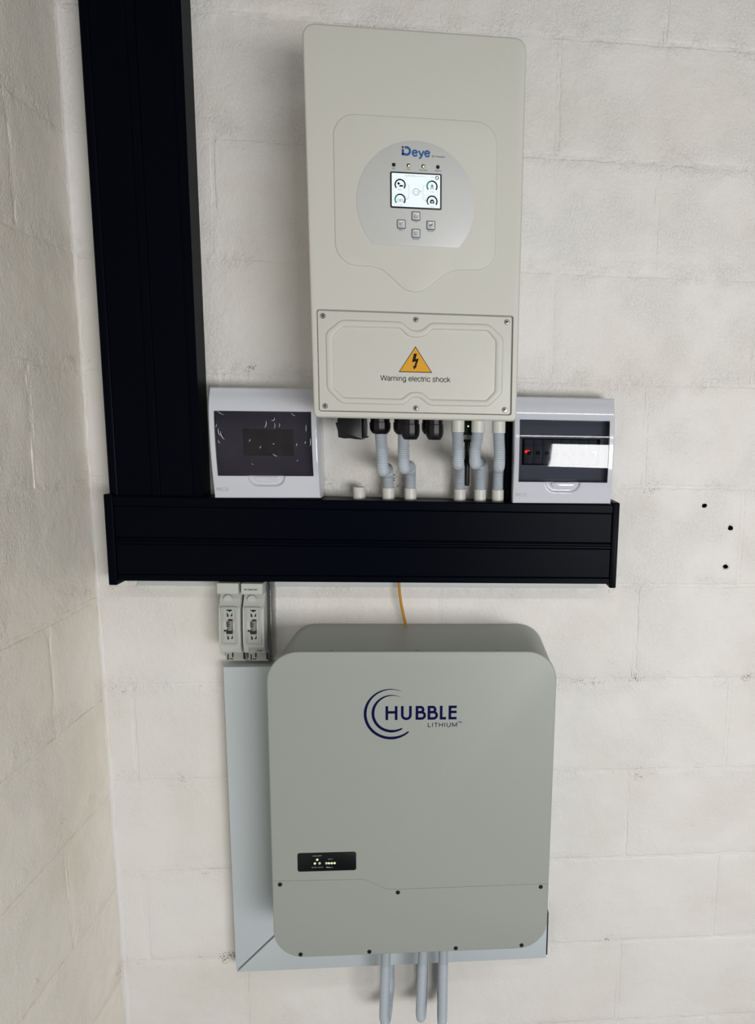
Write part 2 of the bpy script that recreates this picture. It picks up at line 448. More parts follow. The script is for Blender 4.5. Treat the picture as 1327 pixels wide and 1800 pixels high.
bm = NB(); box(bm, XC-.14, 1.6, .019, .14, FLOOR_Z, Z0+6*COURSE)
wall_back = structure(obj('wall_back', bm, M_WALL, smooth=0))
wall_back['label'] = 'back wall of white painted concrete blocks'
HOLES = [(.591, -.150, .0055), (.650, -.196, .0058), (.645, -.278, .0055)]
for k in range(-7, 6):
    za, zb = Z0+k*COURSE, Z0+(k+1)*COURSE
    off = .262 if k % 2 else .460                 # running bond
    js = [off+.412*n for n in range(-4, 5)]
    js = [XC]+[j for j in js if XC+.02 < j < 1.58]+[1.6]
    wb = lambda u, d, z: (u, -d, z)
    obj('mortar_joint', mortar_mesh(XC, 1.6, za-.007, za+.007, wb, k), M_WALL, wall_back, smooth=70)
    for a in js[1:-1]: obj('mortar_joint', mortar_mesh(za+.004, zb-.004, a-.007, a+.007, wb, k+.5, True), M_WALL, wall_back, smooth=70)
    for a, b in zip(js, js[1:]):
        o = obj('block', block_mesh('block', a, b, za, zb, lambda u, d, z: (u, -d, z), k), M_WALL, wall_back, smooth=60)
        hs = [h for h in HOLES if a < h[0] < b and za < h[1] < zb]
        if hs:                                    # drilled plug holes, really cut into the block
            bmx = NB()
            bmx.from_mesh(o.data)
            for (hx, hz, hr) in hs:
                cut = NB()
                rag = [hr*(1+.28*noise.noise(Vector((math.cos(i*.52), math.sin(i*.52), hx*40)))) for i in range(12)]
                top = [(hx+rag[i]*math.cos(i*PI/6), -.006, hz+rag[i]*.85*math.sin(i*PI/6)) for i in range(12)]
                del_f = [f for f in bmx.faces if (f.calc_center_median()-Vector((hx, 0, hz))).length < hr*1.55]
                bmesh.ops.delete(bmx, geom=del_f, context='FACES')
                edge = [e for e in bmx.edges if e.is_boundary and all((v.co-Vector((hx, 0, hz))).length < hr*2.7 for v in e.verts)]
                ring = [bmx.verts.new((p[0], .0004, p[2])) for p in top]
                deep = [bmx.verts.new((hx+(p[0]-hx)*.8, .022, hz+(p[2]-hz)*.8)) for p in top]
                re = [bmx.edges.new((ring[i], ring[(i+1) % 12])) for i in range(12)]
                try: bmesh.ops.bridge_loops(bmx, edges=edge+re)
                except Exception as ex: print('bridge', ex)
                for i in range(12):
                    f = bmx.faces.new((ring[i], ring[(i+1) % 12], deep[(i+1) % 12], deep[i])); f.material_index = 1
                f = bmx.faces.new(deep); f.material_index = 1
                cut.free()
            bmesh.ops.recalc_face_normals(bmx, faces=bmx.faces)
            bmx.to_mesh(o.data); bmx.free(); o.data.materials.append(M_HOLE)

bm = NB(); box(bm, XC-.14, XC-.019, -2.4, .019, FLOOR_Z, Z0+6*COURSE)
wall_left = structure(obj('wall_left', bm, M_LEFT, smooth=0))
wall_left['label'] = 'left wall of glossy painted concrete blocks'
LZ = [FLOOR_Z, -1.38, -1.172, -.967, -.762, -.556, -.348, -.118, .09, .297, .503, .71, .918, Z0+6*COURSE]
for k, (za, zb) in enumerate(zip(LZ, LZ[1:])):
    off = -.18 if k % 2 else -.386
    wl = lambda u, d, z: (XC+d*1.2, u, z)
    obj('mortar_joint', mortar_mesh(-2.4, 0, za-.007, za+.007, wl, k+40), M_LEFT, wall_left, smooth=70)
    js = [0]+[off-.412*n for n in range(0, 5)]+[-2.4]
    for a, b in zip(js, js[1:]):
        if a-b < .02: continue
        if b > -2.3: obj('mortar_joint', mortar_mesh(za+.004, zb-.004, b-.007, b+.007, wl, k+40.5, True), M_LEFT, wall_left, smooth=70)
        obj('block', block_mesh('block', b, a, za, zb, wl, k+40), M_LEFT, wall_left, smooth=60)

# thick paint bridging the corner
bm = NB(); rows = []
for i in range(230):
    z = FLOOR_Z+(Z0+6*COURSE-FLOOR_Z)*i/229; r = .0055+.003*noise.noise(Vector((3.3, 1.1, z*14)))+.0015*noise.noise(Vector((9.3, 1.1, z*60)))
    row = [bm.verts.new((XC-.004, -r-.004, z))]
    for k in range(7):
        a = .5*PI*k/6; row.append(bm.verts.new((XC+r-r*math.sin(PI/2-a)-.0003, -r+r*math.sin(a)+.0003, z)))
    row.append(bm.verts.new((XC+r+.004, .004, z))); rows.append(row)
for A, B in zip(rows, rows[1:]):
    for k in range(8): bm.faces.new((A[k], A[k+1], B[k+1], B[k]))
obj('corner_fillet', bm, M_WALL, wall_back, smooth=70)

bm = NB(); box(bm, XC-.14, 3.4, -4.2, .14, FLOOR_Z-.1, FLOOR_Z)
fl = structure(obj('floor', bm, M_FLOOR, smooth=0)); fl['label'] = 'pale concrete floor'

# ------------------------------------------------------------------ black trunking
G_TR = 'black cable trunking runs'
vt = thing('cable_trunking', 'wide black vertical cable trunking rising past the top of the picture', 'trunking', (-.5582, 0, 0), -.09, G_TR)
VZ0, VZ1 = -.1395, 1.09
def vprof(bm, pts, z0, z1):
    lo = [bm.verts.new((x, -d, z0)) for x, d in pts]; hi = [bm.verts.new((x, -d, z1)) for x, d in pts]
    n = len(pts)
    for i in range(n): bm.faces.new((lo[i-1], lo[i], hi[i], hi[i-1]))
    bm.faces.new(lo[::-1]); bm.faces.new(hi)
def hprof(bm, pts, x0, x1):
    lo = [bm.verts.new((x0, -d, z)) for z, d in pts]; hi = [bm.verts.new((x1, -d, z)) for z, d in pts]
    n = len(pts)
    for i in range(n): bm.faces.new((lo[i-1], lo[i], hi[i], hi[i-1]))
    bm.faces.new(lo[::-1]); bm.faces.new(hi)
D = .0515
bm = NB()   # extruded body: outer flanges, middle rib, two lid channels
vprof(bm, [(0, 0), (0, D-.002), (.002, D), (.0125, D), (.0148, D-.0012), (.0148, D-.006), (.0757, D-.006), (.0757, D-.001), (.077, D), (.0885, D), (.0898, D-.001), (.0898, D-.006), (.1502, D-.006), (.1502, D-.001), (.152, D), (.1632, D), (.1655, D-.002), (.1655, 0)], VZ0, VZ1)
obj('trunking_body', bm, M_BLACK, vt)
for a in (.0153, .0903):
    bm = NB(); wd = .0599 if a < .05 else .0594
    vprof(bm, [(a, D-.0058), (a, D-.0022), (a+.0012, D-.001), (a+wd-.0012, D-.001), (a+wd, D-.0022), (a+wd, D-.0058)], VZ0+.001, VZ1)
    obj('trunking_lid', bm, M_BLACK, vt)

ht = thing('cable_trunking', 'black horizontal cable trunking with end caps below the inverter', 'trunking', (0, 0, -.2998), -.2437, G_TR)
D = .0649; A, B = -.5475, .3835
bm = NB()
hprof(bm, [(0, 0), (0, D-.002), (.002, D), (.0105, D), (.012, D-.001), (.012, D-.006), (.0705, D-.006), (.0705, D-.001), (.072, D), (.075, D), (.0765, D-.0022), (.0790, D-.0022), (.0802, D), (.0820, D-.001), (.0820, D-.006), (.141, D-.006), (.141, D-.001), (.1425, D), (.1565, D), (.1585, D-.002), (.1585, 0)], A, B)
obj('trunking_body', bm, M_BLACK, ht)
for z0, z1 in ((.0125, .070), (.0825, .1405)):
    bm = NB(); hprof(bm, [(z0, D-.0058), (z0, D-.0025), (z0+.0012, D-.0013), (z1-.0012, D-.0013), (z1, D-.0025), (z1, D-.0058)], A+.001, B-.001)
    obj('trunking_lid', bm, M_BLACK, ht)
for x0, x1 in ((-.5625, -.5475), (.3835, .3968)):
    bm = NB(); prism(bm, rrect(x0, x1, -.0075, .1625, .002, 3), 0, D+.0028, .0016)
    obj('end_cap', bm, M_BLACK, ht)
bm = NB(); box(bm, -.535, .372, -.007, -.0005, -.0225, -.0003, .0012)
o = obj('backing_strip', bm, M_STRIP, ht); o['label'] = 'pale strip showing under the black trunking'

rs = thing('cable_trunking', 'narrow black trunking riser behind the inverter beside the right-hand distribution board', 'trunking', (.1793, 0, -.1415), 0, G_TR)
bm = NB(); box(bm, -.0068, .0068, -.034, 0, .0015, .26, .001); obj('trunking_body', bm, M_BLACK, rs)
bm = NB(); box(bm, -.0048, .0048, -.0355, -.0335, .0015, .26, .0005); obj('trunking_lid', bm, M_BLACK, rs)

# ------------------------------------------------------------------ inverter
inv = thing('inverter', 'large cream wall-mounted inverter with round display panel and lit screen', 'inverter', (.01143, 0, .01321), .1335)
DI = .2391
def tap(P):   # the casing is a touch wider at the top
    return [(x*(1+.024*(z-.29)/.58), z) for x, z in P]
OUT = tap(rrect(-.1668, .1668, 0, .5808, (.008, .008, .019, .019), 8))
LIDH = rrect(-.1562, .1562, .0098, .1690, .004, 8)
bm = NB()
r = .0042; loops = [(OUT, 0.0), (OUT, DI-.012)]
OI = inset(OUT, .0004)
loops += [(OI, DI-.0118)]
for i in range(5):
    a = .5*PI*i/4; loops.append((inset(OI, r*(1-math.cos(a))), DI-r+r*math.sin(a)))
rings = [[bm.verts.new((x, -d, z)) for x, z in Q] for Q, d in loops]
inner = [(LIDH, DI), (inset(LIDH, .0004), DI-.0012), (inset(LIDH, .0006), DI-.0065)]
rings += [[bm.verts.new((x, -d, z)) for x, z in Q] for Q, d in inner]
n = len(OUT)
for P, Q in zip(rings, rings[1:]):
    for i in range(n): bm.faces.new((P[i-1], P[i], Q[i], Q[i-1]))
bm.faces.new(rings[-1]); bm.faces.new(rings[0][::-1])
obj('casing', bm, M_INV, inv, smooth=32)

# embossed speech-bubble field on the front
bub = rrect(-.1252, .1252, .2365, .4572, (.033, .033, .033, .033), 8)
bl = [p for p in bub]
half = len(bub)//4
tail = [(-.070, .2362), (-.053, .2318), (-.0395, .2214), (-.028, .2105), (-.0195, .2040), (-.010, .2003), (0, .1995), (.0095, .2012), (.0175, .2065), (.0247, .2120), (.034, .2200), (.0448, .2278), (.0535, .2325), (.0627, .2350), (.075, .2362)]
bubble = bub[:half]+tail+bub[half:]
bm = NB(); prism(bm, bubble, DI-.001, DI+.0018, .0018, 4, back=False)
obj('embossed_field', bm, M_INV, inv, smooth=50)
DB_ = DI+.0018
# silver display plate: a disc cut flat at the bottom
R = .0914; zc = .3321; cut = .2690
ang = math.degrees(math.asin((cut-zc)/R))
circ = [(R*math.cos(math.radians(a)), zc+R*math.sin(math.radians(a))) for a in [ang+(180-2*ang)*i/64 for i in range(65)]]
bm = NB(); prism(bm, circ, DB_, DB_+.0008, .0003, 2, back=False)
plate = obj('display_plate', bm, M_DISC, inv, smooth=40); plate['label'] = 'round silver display plate with a flat lower edge'
DP = DB_+.0008
# logo: a stroked D with a dot, then lettering
bm = NB(); ribbon(bm, [(-.0200, .4105), (-.0200, .4029)], .0034, DP+.0002)
Dp = [(-.0217, .4030), (-.0160, .4030)]+arc(-.0143, .4080, .0052, -90, 90, 14)+[(-.0172, .4132)]
ribbon(bm, Dp, .0034, DP+.0002); obj('logo_mark', bm, M_BLUE, plate, smooth=0)
bm = NB(); flat(bm, rrect(-.0217, -.0186, .4116, .4148, .0004, 2), DP+.0002); obj('logo_dot', bm, M_RED, plate, smooth=0)
strokes('logo_lettering', 'eye', -.0060, .0216, .4016, .0108, DP+.0002, M_BLUE, plate, .165, .03)
text('small_lettering', 'SA Version', .0245, .0444, .4012, .4036, DP+.0002, M_INK, plate, .01)
for x, s, hw, on in ((-.0339, 'DC', .0022, 0), (-.0113, 'AC', .0022, 1), (.0112, 'Normal', .0058, 1), (.0337, 'Alarm', .0051, 0)):
    bm = NB(); lathe(bm, [(.0028, 0), (.0028, .0008), (.0022, .0010), (.0018, .0006)], 'Y', (x, -DP+.0002, .3871), 18, cap0=False)
    l = obj('indicator', bm, M_PLAST, plate)
    if on:
        bm = NB(); lathe(bm, [(.0015, 0), (.0013, .0006), (.0006, .0010)], 'Y', (x+.0005, -DP-.0007, .3866), 12, cap0=False)
        o = obj('led', bm, M_LEDG, l); o['label'] = 'glowing green indicator light'
    text('indicator_lettering', s, x-hw, x+hw, .3808, .3829, DP+.0002, M_TEAL, plate, .01)
# screen
bm = NB(); prism(bm, rrect(-.0394, .0396, .3243, .3771, .0022, 4), DP-.0002, DP+.0014, .0005, 2, back=False)
scr = obj('screen', bm, M_PLAST, plate); scr['label'] = 'lit display screen in a black frame'
DS = DP+.0014
bm = NB(); flat(bm, rrect(-.0371, .0373, .3264, .3750, .0006, 2), DS+.0001); gl = obj('screen_image', bm, M_SCREEN, scr, smooth=0)
def gauge(x, z, green, name='gauge'):
    bm = NB(); ribbon(bm, arc(x, z, .0076, -40, 220 if not green else 220-green, 26), 0.0021, DS+.0002); obj(name, bm, M_INK, scr, smooth=0)
    if green:
        bm = NB(); ribbon(bm, arc(x, z, .0076, 220-green, 222, 14), .0021, DS+.0002); obj('gauge_level', bm, M_GREEN, scr, smooth=0)
gauge(-.0243, .3583, 0); gauge(.0248, .3582, 120); gauge(.0249, .3363, 30); gauge(-.0244, .3367, 110)
bm = NB()                                           # sun and panel
flat(bm, arc(-.0266, .3600, .0019, 0, 330, 12), DS+.0002); flat(bm, [(-.0262, .3555), (-.0205, .3555), (-.0192, .3578), (-.0246, .3580)], DS+.00022); obj('gauge_icon', bm, M_NAVY, scr, smooth=0)
bm = NB()                                           # pylon
for P in ([(.0228, .3535), (.0236, .3535), (.0249, .3612), (.0243, .3612)], [(.0262, .3535), (.0270, .3535), (.0255, .3612), (.0249, .3612)], [(.0226, .3590), (.0272, .3590), (.0272, .3597), (.0226, .3597)], [(.0231, .3569), (.0267, .3569), (.0267, .3576), (.0231, .3576)]): flat(bm, P, DS+.0002)
obj('gauge_icon', bm, M_NAVY, scr, smooth=0)
bm = NB()                                           # house
flat(bm, [(.0217, .3331), (.0282, .3331), (.0282, .3372), (.0250, .3394), (.0217, .3372)], DS+.0002); obj('gauge_icon', bm, M_INK, scr, smooth=0)
bm = NB(); flat(bm, [(.0236, .3343), (.0248, .3343), (.0248, .3364), (.0236, .3364)], DS+.0003); flat(bm, [(.0252, .3343), (.0264, .3343), (.0264, .3364), (.0252, .3364)], DS+.0003); obj('icon_window', bm, M_SCREEN, scr, smooth=0)
bm = NB(); ribbon(bm, [(-.0284, .3339), (-.0205, .3339), (-.0205, .3371), (-.0284, .3371)], .0005, DS+.0002, True); flat(bm, [(-.0201, .3348), (-.0194, .3348), (-.0194, .3362), (-.0201, .3362)], DS+.0002); flat(bm, [(-.0256, .3354), (-.0244, .3346), (-.0232, .3356), (-.0244, .3364)], DS+.0002); obj('gauge_icon', bm, M_INK, scr, smooth=0)
bm = NB(); ribbon(bm, arc(.0003, .3490, .0047, 0, 345, 30), .0006, DS+.0002, True); obj('status_ring', bm, M_INK, scr, smooth=0)
text('status_lettering', 'ON', -.0022, .0026, .3481, .3499, DS+.0002, M_LIGHTG, scr)
bm = NB()
for P in ([(-.0145, .3590), (-.0110, .3590), (-.0110, .3497), (-.0068, .3497)], [(-.0130, .3380), (-.0110, .3380), (-.0110, .3473), (-.0068, .3473)], [(.0155, .3590), (.0112, .3590), (.0112, .3500), (.0072, .3500)], [(.0140, .3375), (.0112, .3375), (.0112, .3478), (.0072, .3478)]): ribbon(bm, P, .0004, DS+.0002)
obj('flow_line', bm, M_LIGHTG, scr, smooth=0)
bm = NB()
for x, z in ((-.0142, .3383), (.0067, .3502), (.0148, .3372)):
    bm = NB(); flat(bm, [(x-.0008, z), (x+.0006, z-.0007), (x+.0006, z+.0007)], DS+.0003); obj('flow_arrow', bm, M_INK, scr, smooth=0)
text('date_lettering', '23/05/2023 16:17:17', -.0171, .0141, .3709, .3728, DS+.0002, M_LIGHTG, scr, .01)
text('time_lettering', 'Time', .0217, .0279, .3708, .3726, DS+.0002, M_LIGHTG, scr)
bm = NB(); ribbon(bm, arc(.0325, .3709, .0023, 0, 345, 20), .0011, DS+.0002, True); obj('gear_icon', bm, M_INK, scr, smooth=0)
for x, z, c in ((-.0243, .3509, '0W'), (.0250, .3502, '1.02'), (.0249, .3283, '1.02'), (-.0244, .3286, '1.0')):
    text('gauge_lettering', c, x-.0028, x+.0028, z-.001, z+.001, DS+.0002, M_LIGHTG, scr)
# push buttons
def tri(x, z, s): return [(x-.0026, z-.0022*s), (x+.0026, z-.0022*s), (x, z+.0028*s)]
for x, z, s, hw, kind in ((-.0002, .3136, 'Up', .0022, 'u'), (-.0228, .3007, 'Esc', .0032, 'l'), (.0230, .3009, 'Enter', .0048, 'c'), (-.0002, .2879, 'Down', .0049, 'd')):
    bm = NB(); prism(bm, rrect(x-.0068, x+.0068, z-.0069, z+.0069, .0020, 4), DP-.0002, DP+.0006, 0, back=False)
    b = obj('button', bm, M_BTNR, plate)
    bm = NB(); prism(bm, rrect(x-.0058, x+.0061, z-.0060, z+.0058, .0018, 4), DP, DP+.0030, .0012, 3, back=False); obj('button_cap', bm, M_BTN, b, smooth=50)
    bm = NB(); dd = DP+.0031
    if kind == 'u': ribbon(bm, tri(x, z, 1), .0007, dd, True)
    elif kind == 'd': ribbon(bm, tri(x, z, -1), .0007, dd, True)
    elif kind == 'l': ribbon(bm, [(x+.0030, z+.0026), (x-.0026, z), (x+.0008, z-.0020)], .0007, dd)
    else: ribbon(bm, [(x-.0026, z-.0002), (x-.0008, z-.0012), (x+.0030, z+.0020)], [.0007, .0013, .0011], dd)
    obj('button_symbol', bm, M_INK, b, smooth=0)
    text('button_lettering', s, x-hw, x+hw, z-.0095, z-.0072, DP+.0002, M_TEAL, plate, .01)

# terminal cover with its embossed frame
DL = DI-.0006
bm = NB(); prism(bm, rrect(-.1548, .1535, .0113, .1668, .003, 5), DI-.006, DL, .001, 3)
lid = obj('terminal_cover', bm, M_INV, inv, smooth=40); lid['label'] = 'screwed-down terminal cover with embossed frame'
outp = [(-.1430, .134), (-.1180, .1545), (-.0225, .1543), (-.0125, .145), (-.005, .1413), (.005, .1413), (.0125, .145), (.0225, .1543), (.1165, .155), (.1412, .134), (.1405, .045), (.1180, .0228), (.0205, .0220), (.0085, .0325), (.0025, .0350), (-.0025, .0350), (-.0090, .0325), (-.0200, .0222), (-.1200, .0225), (-.1430, .0452)]
innp = [(-.1308, .128), (-.1150, .1424), (-.0255, .1428), (-.0152, .1320), (-.005, .1292), (.005, .1292), (.0155, .1320), (.0252, .1428), (.1150, .1430), (.1272, .128), (.1268, .048), (.1135, .0336), (.0215, .0335), (.0115, .0430), (.0030, .0446), (-.0030, .0446), (-.0115, .0430), (-.0232, .0330), (-.1160, .0333), (-.1302, .047)]
op, ip = fillet(outp, .007)[::-1], fillet(innp, .004)[::-1]
bm = NB(); hgt = .0030
def towards(P, Q, t): return [(a[0]+(b[0]-a[0])*t, a[1]+(b[1]-a[1])*t) for a, b in zip(P, Q)]
loops = [(op, DL-.0002), (towards(op, ip, .06), DL+.0006), (towards(op, ip, .16), DL+hgt*.85), (towards(op, ip, .26), DL+hgt), (towards(op, ip, .74), DL+hgt), (towards(op, ip, .84), DL+hgt*.85), (towards(op, ip, .94), DL+.0006), (ip, DL-.0002)]
rings = [[bm.verts.new((x, -d, z)) for x, z in Q] for Q, d in loops]; n = len(op)
for P, Q in zip(rings, rings[1:]):
    for i in range(n): bm.faces.new((P[i-1], P[i], Q[i], Q[i-1]))
obj('embossed_frame', bm, M_INV, lid, smooth=60)
for x, z in ((-.1465, .1588), (-.0005, .1579), (.1456, .1587), (-.1458, .0186), (-.0007, .0183), (.1443, .0188)):
    bm = NB(); lathe(bm, [(.0044, 0), (.0044, .0006), (.0037, .0015), (.0016, .0017), (.0014, .0006)], 'Y', (x, -DL, z), 18, cap0=False)
    s = obj('screw', bm, M_STEEL, lid)
    bm = NB(); lathe(bm, [(.0013, 0), (.0013, .0003)], 'Y', (x, -DL-.0007, z), 8, cap0=False); obj('screw_socket', bm, M_DARK, s)
bm = NB(); prism(bm, [(-.0280, .0752), (.0256, .0752), (-.0012, .1162)], DL, DL+.0003, 0, back=False); sg = obj('warning_sign', bm, M_INK, lid, smooth=0); sg['label'] = 'yellow triangular electric shock sign'
bm = NB(); flat(bm, [(-.0262, .0764), (.0238, .0764), (-.0012, .1143)], DL+.0004); obj('sign_face', bm, M_YEL, sg, smooth=0)
bm = NB(); flat(bm, [(-.0037, .1048), (.0012, .1048), (-.0011, .0963), (.0040, .0972), (.0000, .0850), (.0016, .0856), (-.0036, .0795), (-.0054, .0856), (-.0030, .0850), (-.0008, .0926), (-.0068, .0909)], DL+.0005); obj('lightning_bolt', bm, M_INK, sg, smooth=0)
strokes('warning_lettering', 'Warning electric shock', -.0571, .0546, .0612, .0080, DL+.0003, M_INK, lid, .092)

# glands and plugs below
G = lambda x, y: (x-.01143, y)
def gland(x, d, rad, z1, name='cable_gland'):
    bm = NB(); x -= .01143; h = .0-(z1-.01321)
    prof = [(rad*.92, .001), (rad*.92, -h*.22), (rad, -h*.25), (rad, -h*.62), (rad*.93, -h*.8), (rad*.74, -h*.96), (rad*.66, -h)]
    lathe(bm, prof, 'Z', (x, -d, 0), 12); g = obj(name, bm, M_PLAST, inv, smooth=25)
    return g
gland(-.056, .14, .0182, -.0135); gland(-.0150, .14, .0182, -.0135); gland(.031, .13, .0150, -.013)
gland(-.0003, .2, .0158, -.0205); gland(.0402, .2, .0152, -.0202)
random.seed(9)
bm = NB(); xa, xb = -.1265-.01143, -.0865-.01143
edge = [(xa, .001), (xa-.0015, -.009), (xa-.0042, -.0085), (xa-.0005, -.022), (xa+.0004, -.0335), (xa+.010, -.0355), (xa+.020, -.0350), (xa+.031, -.0365), (xb+.0005, -.0368), (xb+.0012, -.0355), (xb+.0005, .001)]
prism(bm, edge, .118, .160, .002, 2); pl = obj('terminal_plug', bm, M_PLAST, inv); pl['label'] = 'black plastic terminal plug'
bm = NB(); prism(bm, [(xb+.001, .001), (xb+.001, -.034), (xb+.006, -.0345), (xb+.0098, -.0325), (xb+.0062, -.0312), (xb+.0068, -.012), (xb+.0060, .001)], .122, .152, .001, 2); obj('plug_flange', bm, M_PLAST, pl)

# ------------------------------------------------------------------ wireless stick
st = thing('wireless_stick', 'black data stick with label plugged in under the inverter between two conduits', 'dongle', (.0988, -.10, .0132))
bm = NB(); box(bm, -.0105, .0105, -.011, .011, -.0258, 0, .0015); b = obj('stick_housing', bm, M_PLAST, st)
bm = NB(); lathe(bm, [(.0016, 0), (.0013, .0006), (.0005, .0009)], 'Y', (.0008, -.0108, -.0105), 10, cap0=False); obj('led', bm, M_LEDG, b)
bm = NB(); box(bm, -.0078, .0078, -.0105, .0105, -.0345, -.0258, .0008); obj('stick_label', bm, M_LABEL, st)
bm = NB(); box(bm, -.0074, .0074, -.0085, .0085, -.0400, -.0345, .0008); obj('stick_neck', bm, M_PLAST, st)
bm = NB(); lathe(bm, [(.0054, -.0398), (.0056, -.050), (.0049, -.056), (.0046, -.117), (.0036, -.1198), (.001, -.1203)], 'Z', (0, 0, 0), 16); obj('aerial', bm, M_PLAST, st)

# ------------------------------------------------------------------ flexible conduits
PITCH = .0030
def corrugated(P, r=.0107):
    P = resample(P, PITCH/4)
    return tube(NB(), P, lambda i: (r, r-.0002, r-.0018, r-.0006)[i % 4], 16)
def coupler(x, d, z0, z1, parent, r=.0117):
    bm = NB(); lathe(bm, [(r-.0022, z0+.006), (r-.0018, z0), (r-.0004, z0), (r, z0+.0006), (r, z1-.0006), (r-.0004, z1), (r-.0018, z1), (r-.0022, z1-.006)], 'Z', (x, -d, 0), 28)
    return obj('coupler', bm, M_COUP, parent)
ZT = -.1418
def conduit(xt, xm, xl, zb, top, label, dt=.14, dl=.033, sag=.0):
    zt = ZT-math.tan(math.radians(.2437))*xl
    t = thing('flexible_conduit', label, 'conduit', (xl, -dl, zt), 0, 'conduits between inverter and trunking')
    zc = zb+.0085                                     # centre line of the turn
    P = [(xt, -dt, top), (xt*.7+xm*.3, -dt-.001, top-.016), (xm, -dt-.003, zc+.026), (xm, -dt-.001, zc+.010), (xm*.95+xl*.05, -dt+.010, zc+.001), (xm*.75+xl*.25, -dt+.032, zc), (xm*.3+xl*.7, -dl-.040, zc), (xl*.97+xm*.03, -dl-.014, zc-.002), (xl, -dl-.002, zc-.012), (xl, -dl, min(zc-.024, zt+.036)), (xl, -dl, zt+.016)]
    P = catmull([(x-xl, y+dl, z-zt) for x, y, z in P], .002)
    obj('corrugated_tube', corrugated(P), M_COND, t, smooth=60)
    coupler(0, 0, .0004, .0228, t, .0116)
    return t
def topcoupler(t, x, dt):                            # socket that screws into the inverter's underside
    lx, ly, lz = t.location
    coupler(x-lx, dt+ly, -.0078-lz, .0130-lz, t, .0118)
conduit(-.0553, -.0522, -.0508, -.0885, -.012, 'grey corrugated conduit from the leftmost black gland above the trunking')
conduit(-.0150, -.0152, -.0084, -.0832, -.012, 'grey corrugated conduit half hidden at the top by the middle black glands')
c = conduit(.0803, .0815, .0868, -.0742, -.004, 'grey corrugated conduit with ivory sockets left of the data stick'); topcoupler(c, .0803, .14)
c = conduit(.1162, .1115, .1263, -.0725, -.004, 'kinked grey corrugated conduit just right of the data stick'); topcoupler(c, .1162, .14)
c = conduit(.1533, .1552, .1611, -.0780, -.004, 'grey corrugated conduit nearest the right-hand distribution board'); topcoupler(c, .1533, .14)
zt = ZT+math.tan(math.radians(.2437))*.106
sb = thing('conduit_stub', 'empty ivory conduit socket standing open on the black trunking', 'conduit socket', (-.106, -.033, zt))
bm = NB(); lathe(bm, [(.0088, 0), (.0113, 0), (.0117, .0006), (.0117, .0225), (.0113, .0232), (.0104, .0232), (.0100, .0225), (.0100, .002), (.0, .002)], 'Z', (0, 0, 0), 32, cap1=False); obj('coupler', bm, M_COUP, sb)

# ------------------------------------------------------------------ distribution boards
def dprof(z):   # depth of the bowed front cover, z from its lower edge
    K = [(0, .0635), (.012, .0665), (.04, .0712), (.075, .0755), (.11, .0772), (.14, .0768), (.162, .0748), (.180, .0706), (.192, .0650), (.202, .0570)]
    for (a, da), (b, db) in zip(K, K[1:]):
        if z <= b:
            t = (z-a)/(b-a); return da+(db-da)*t
    return K[-1][1]
def dsm(z): return sum(dprof(min(.202, max(0, z+o))) for o in (-.010, -.005, 0, .005, .010))/5
HW, DHW, DZ0, DZ1 = .0962, .0862, .0418, .1598
def lsdf(x, z, hw=.0352, h=.0205):   # latch recess: a D hanging from the door's lower edge
    zz = DZ0-z
    if zz < 0: return 1
    q = max(abs(x)-(hw-h), 0); return math.hypot(q, zz)-h
def curved(x0, x1, z0, z1, off, th, nx, nz, fn=None):
    bm = NB(); F = []; Bk = []
    for j in range(nz+1):
        z = z0+(z1-z0)*j/nz
        F.append([bm.verts.new((x0+(x1-x0)*i/nx, -(dsm(z)+off+(fn(x0+(x1-x0)*i/nx, z) if fn else 0)), z)) for i in range(nx+1)])
        Bk.append([bm.verts.new((x0+(x1-x0)*i/nx, -(dsm(z)+off-th), z)) for i in range(nx+1)])
    for j in range(nz):
        for i in range(nx):
            bm.faces.new((F[j][i], F[j][i+1], F[j+1][i+1], F[j+1][i])); bm.faces.new((Bk[j][i], Bk[j+1][i], Bk[j+1][i+1], Bk[j][i+1]))
    for i in range(nx):
        bm.faces.new((F[0][i], Bk[0][i], Bk[0][i+1], F[0][i+1])); bm.faces.new((F[nz][i], F[nz][i+1], Bk[nz][i+1], Bk[nz][i]))
    for j in range(nz):
        bm.faces.new((F[j][0], F[j+1][0], Bk[j+1][0], Bk[j][0])); bm.faces.new((F[j][nx], Bk[j][nx], Bk[j+1][nx], F[j+1][nx]))
    return bm
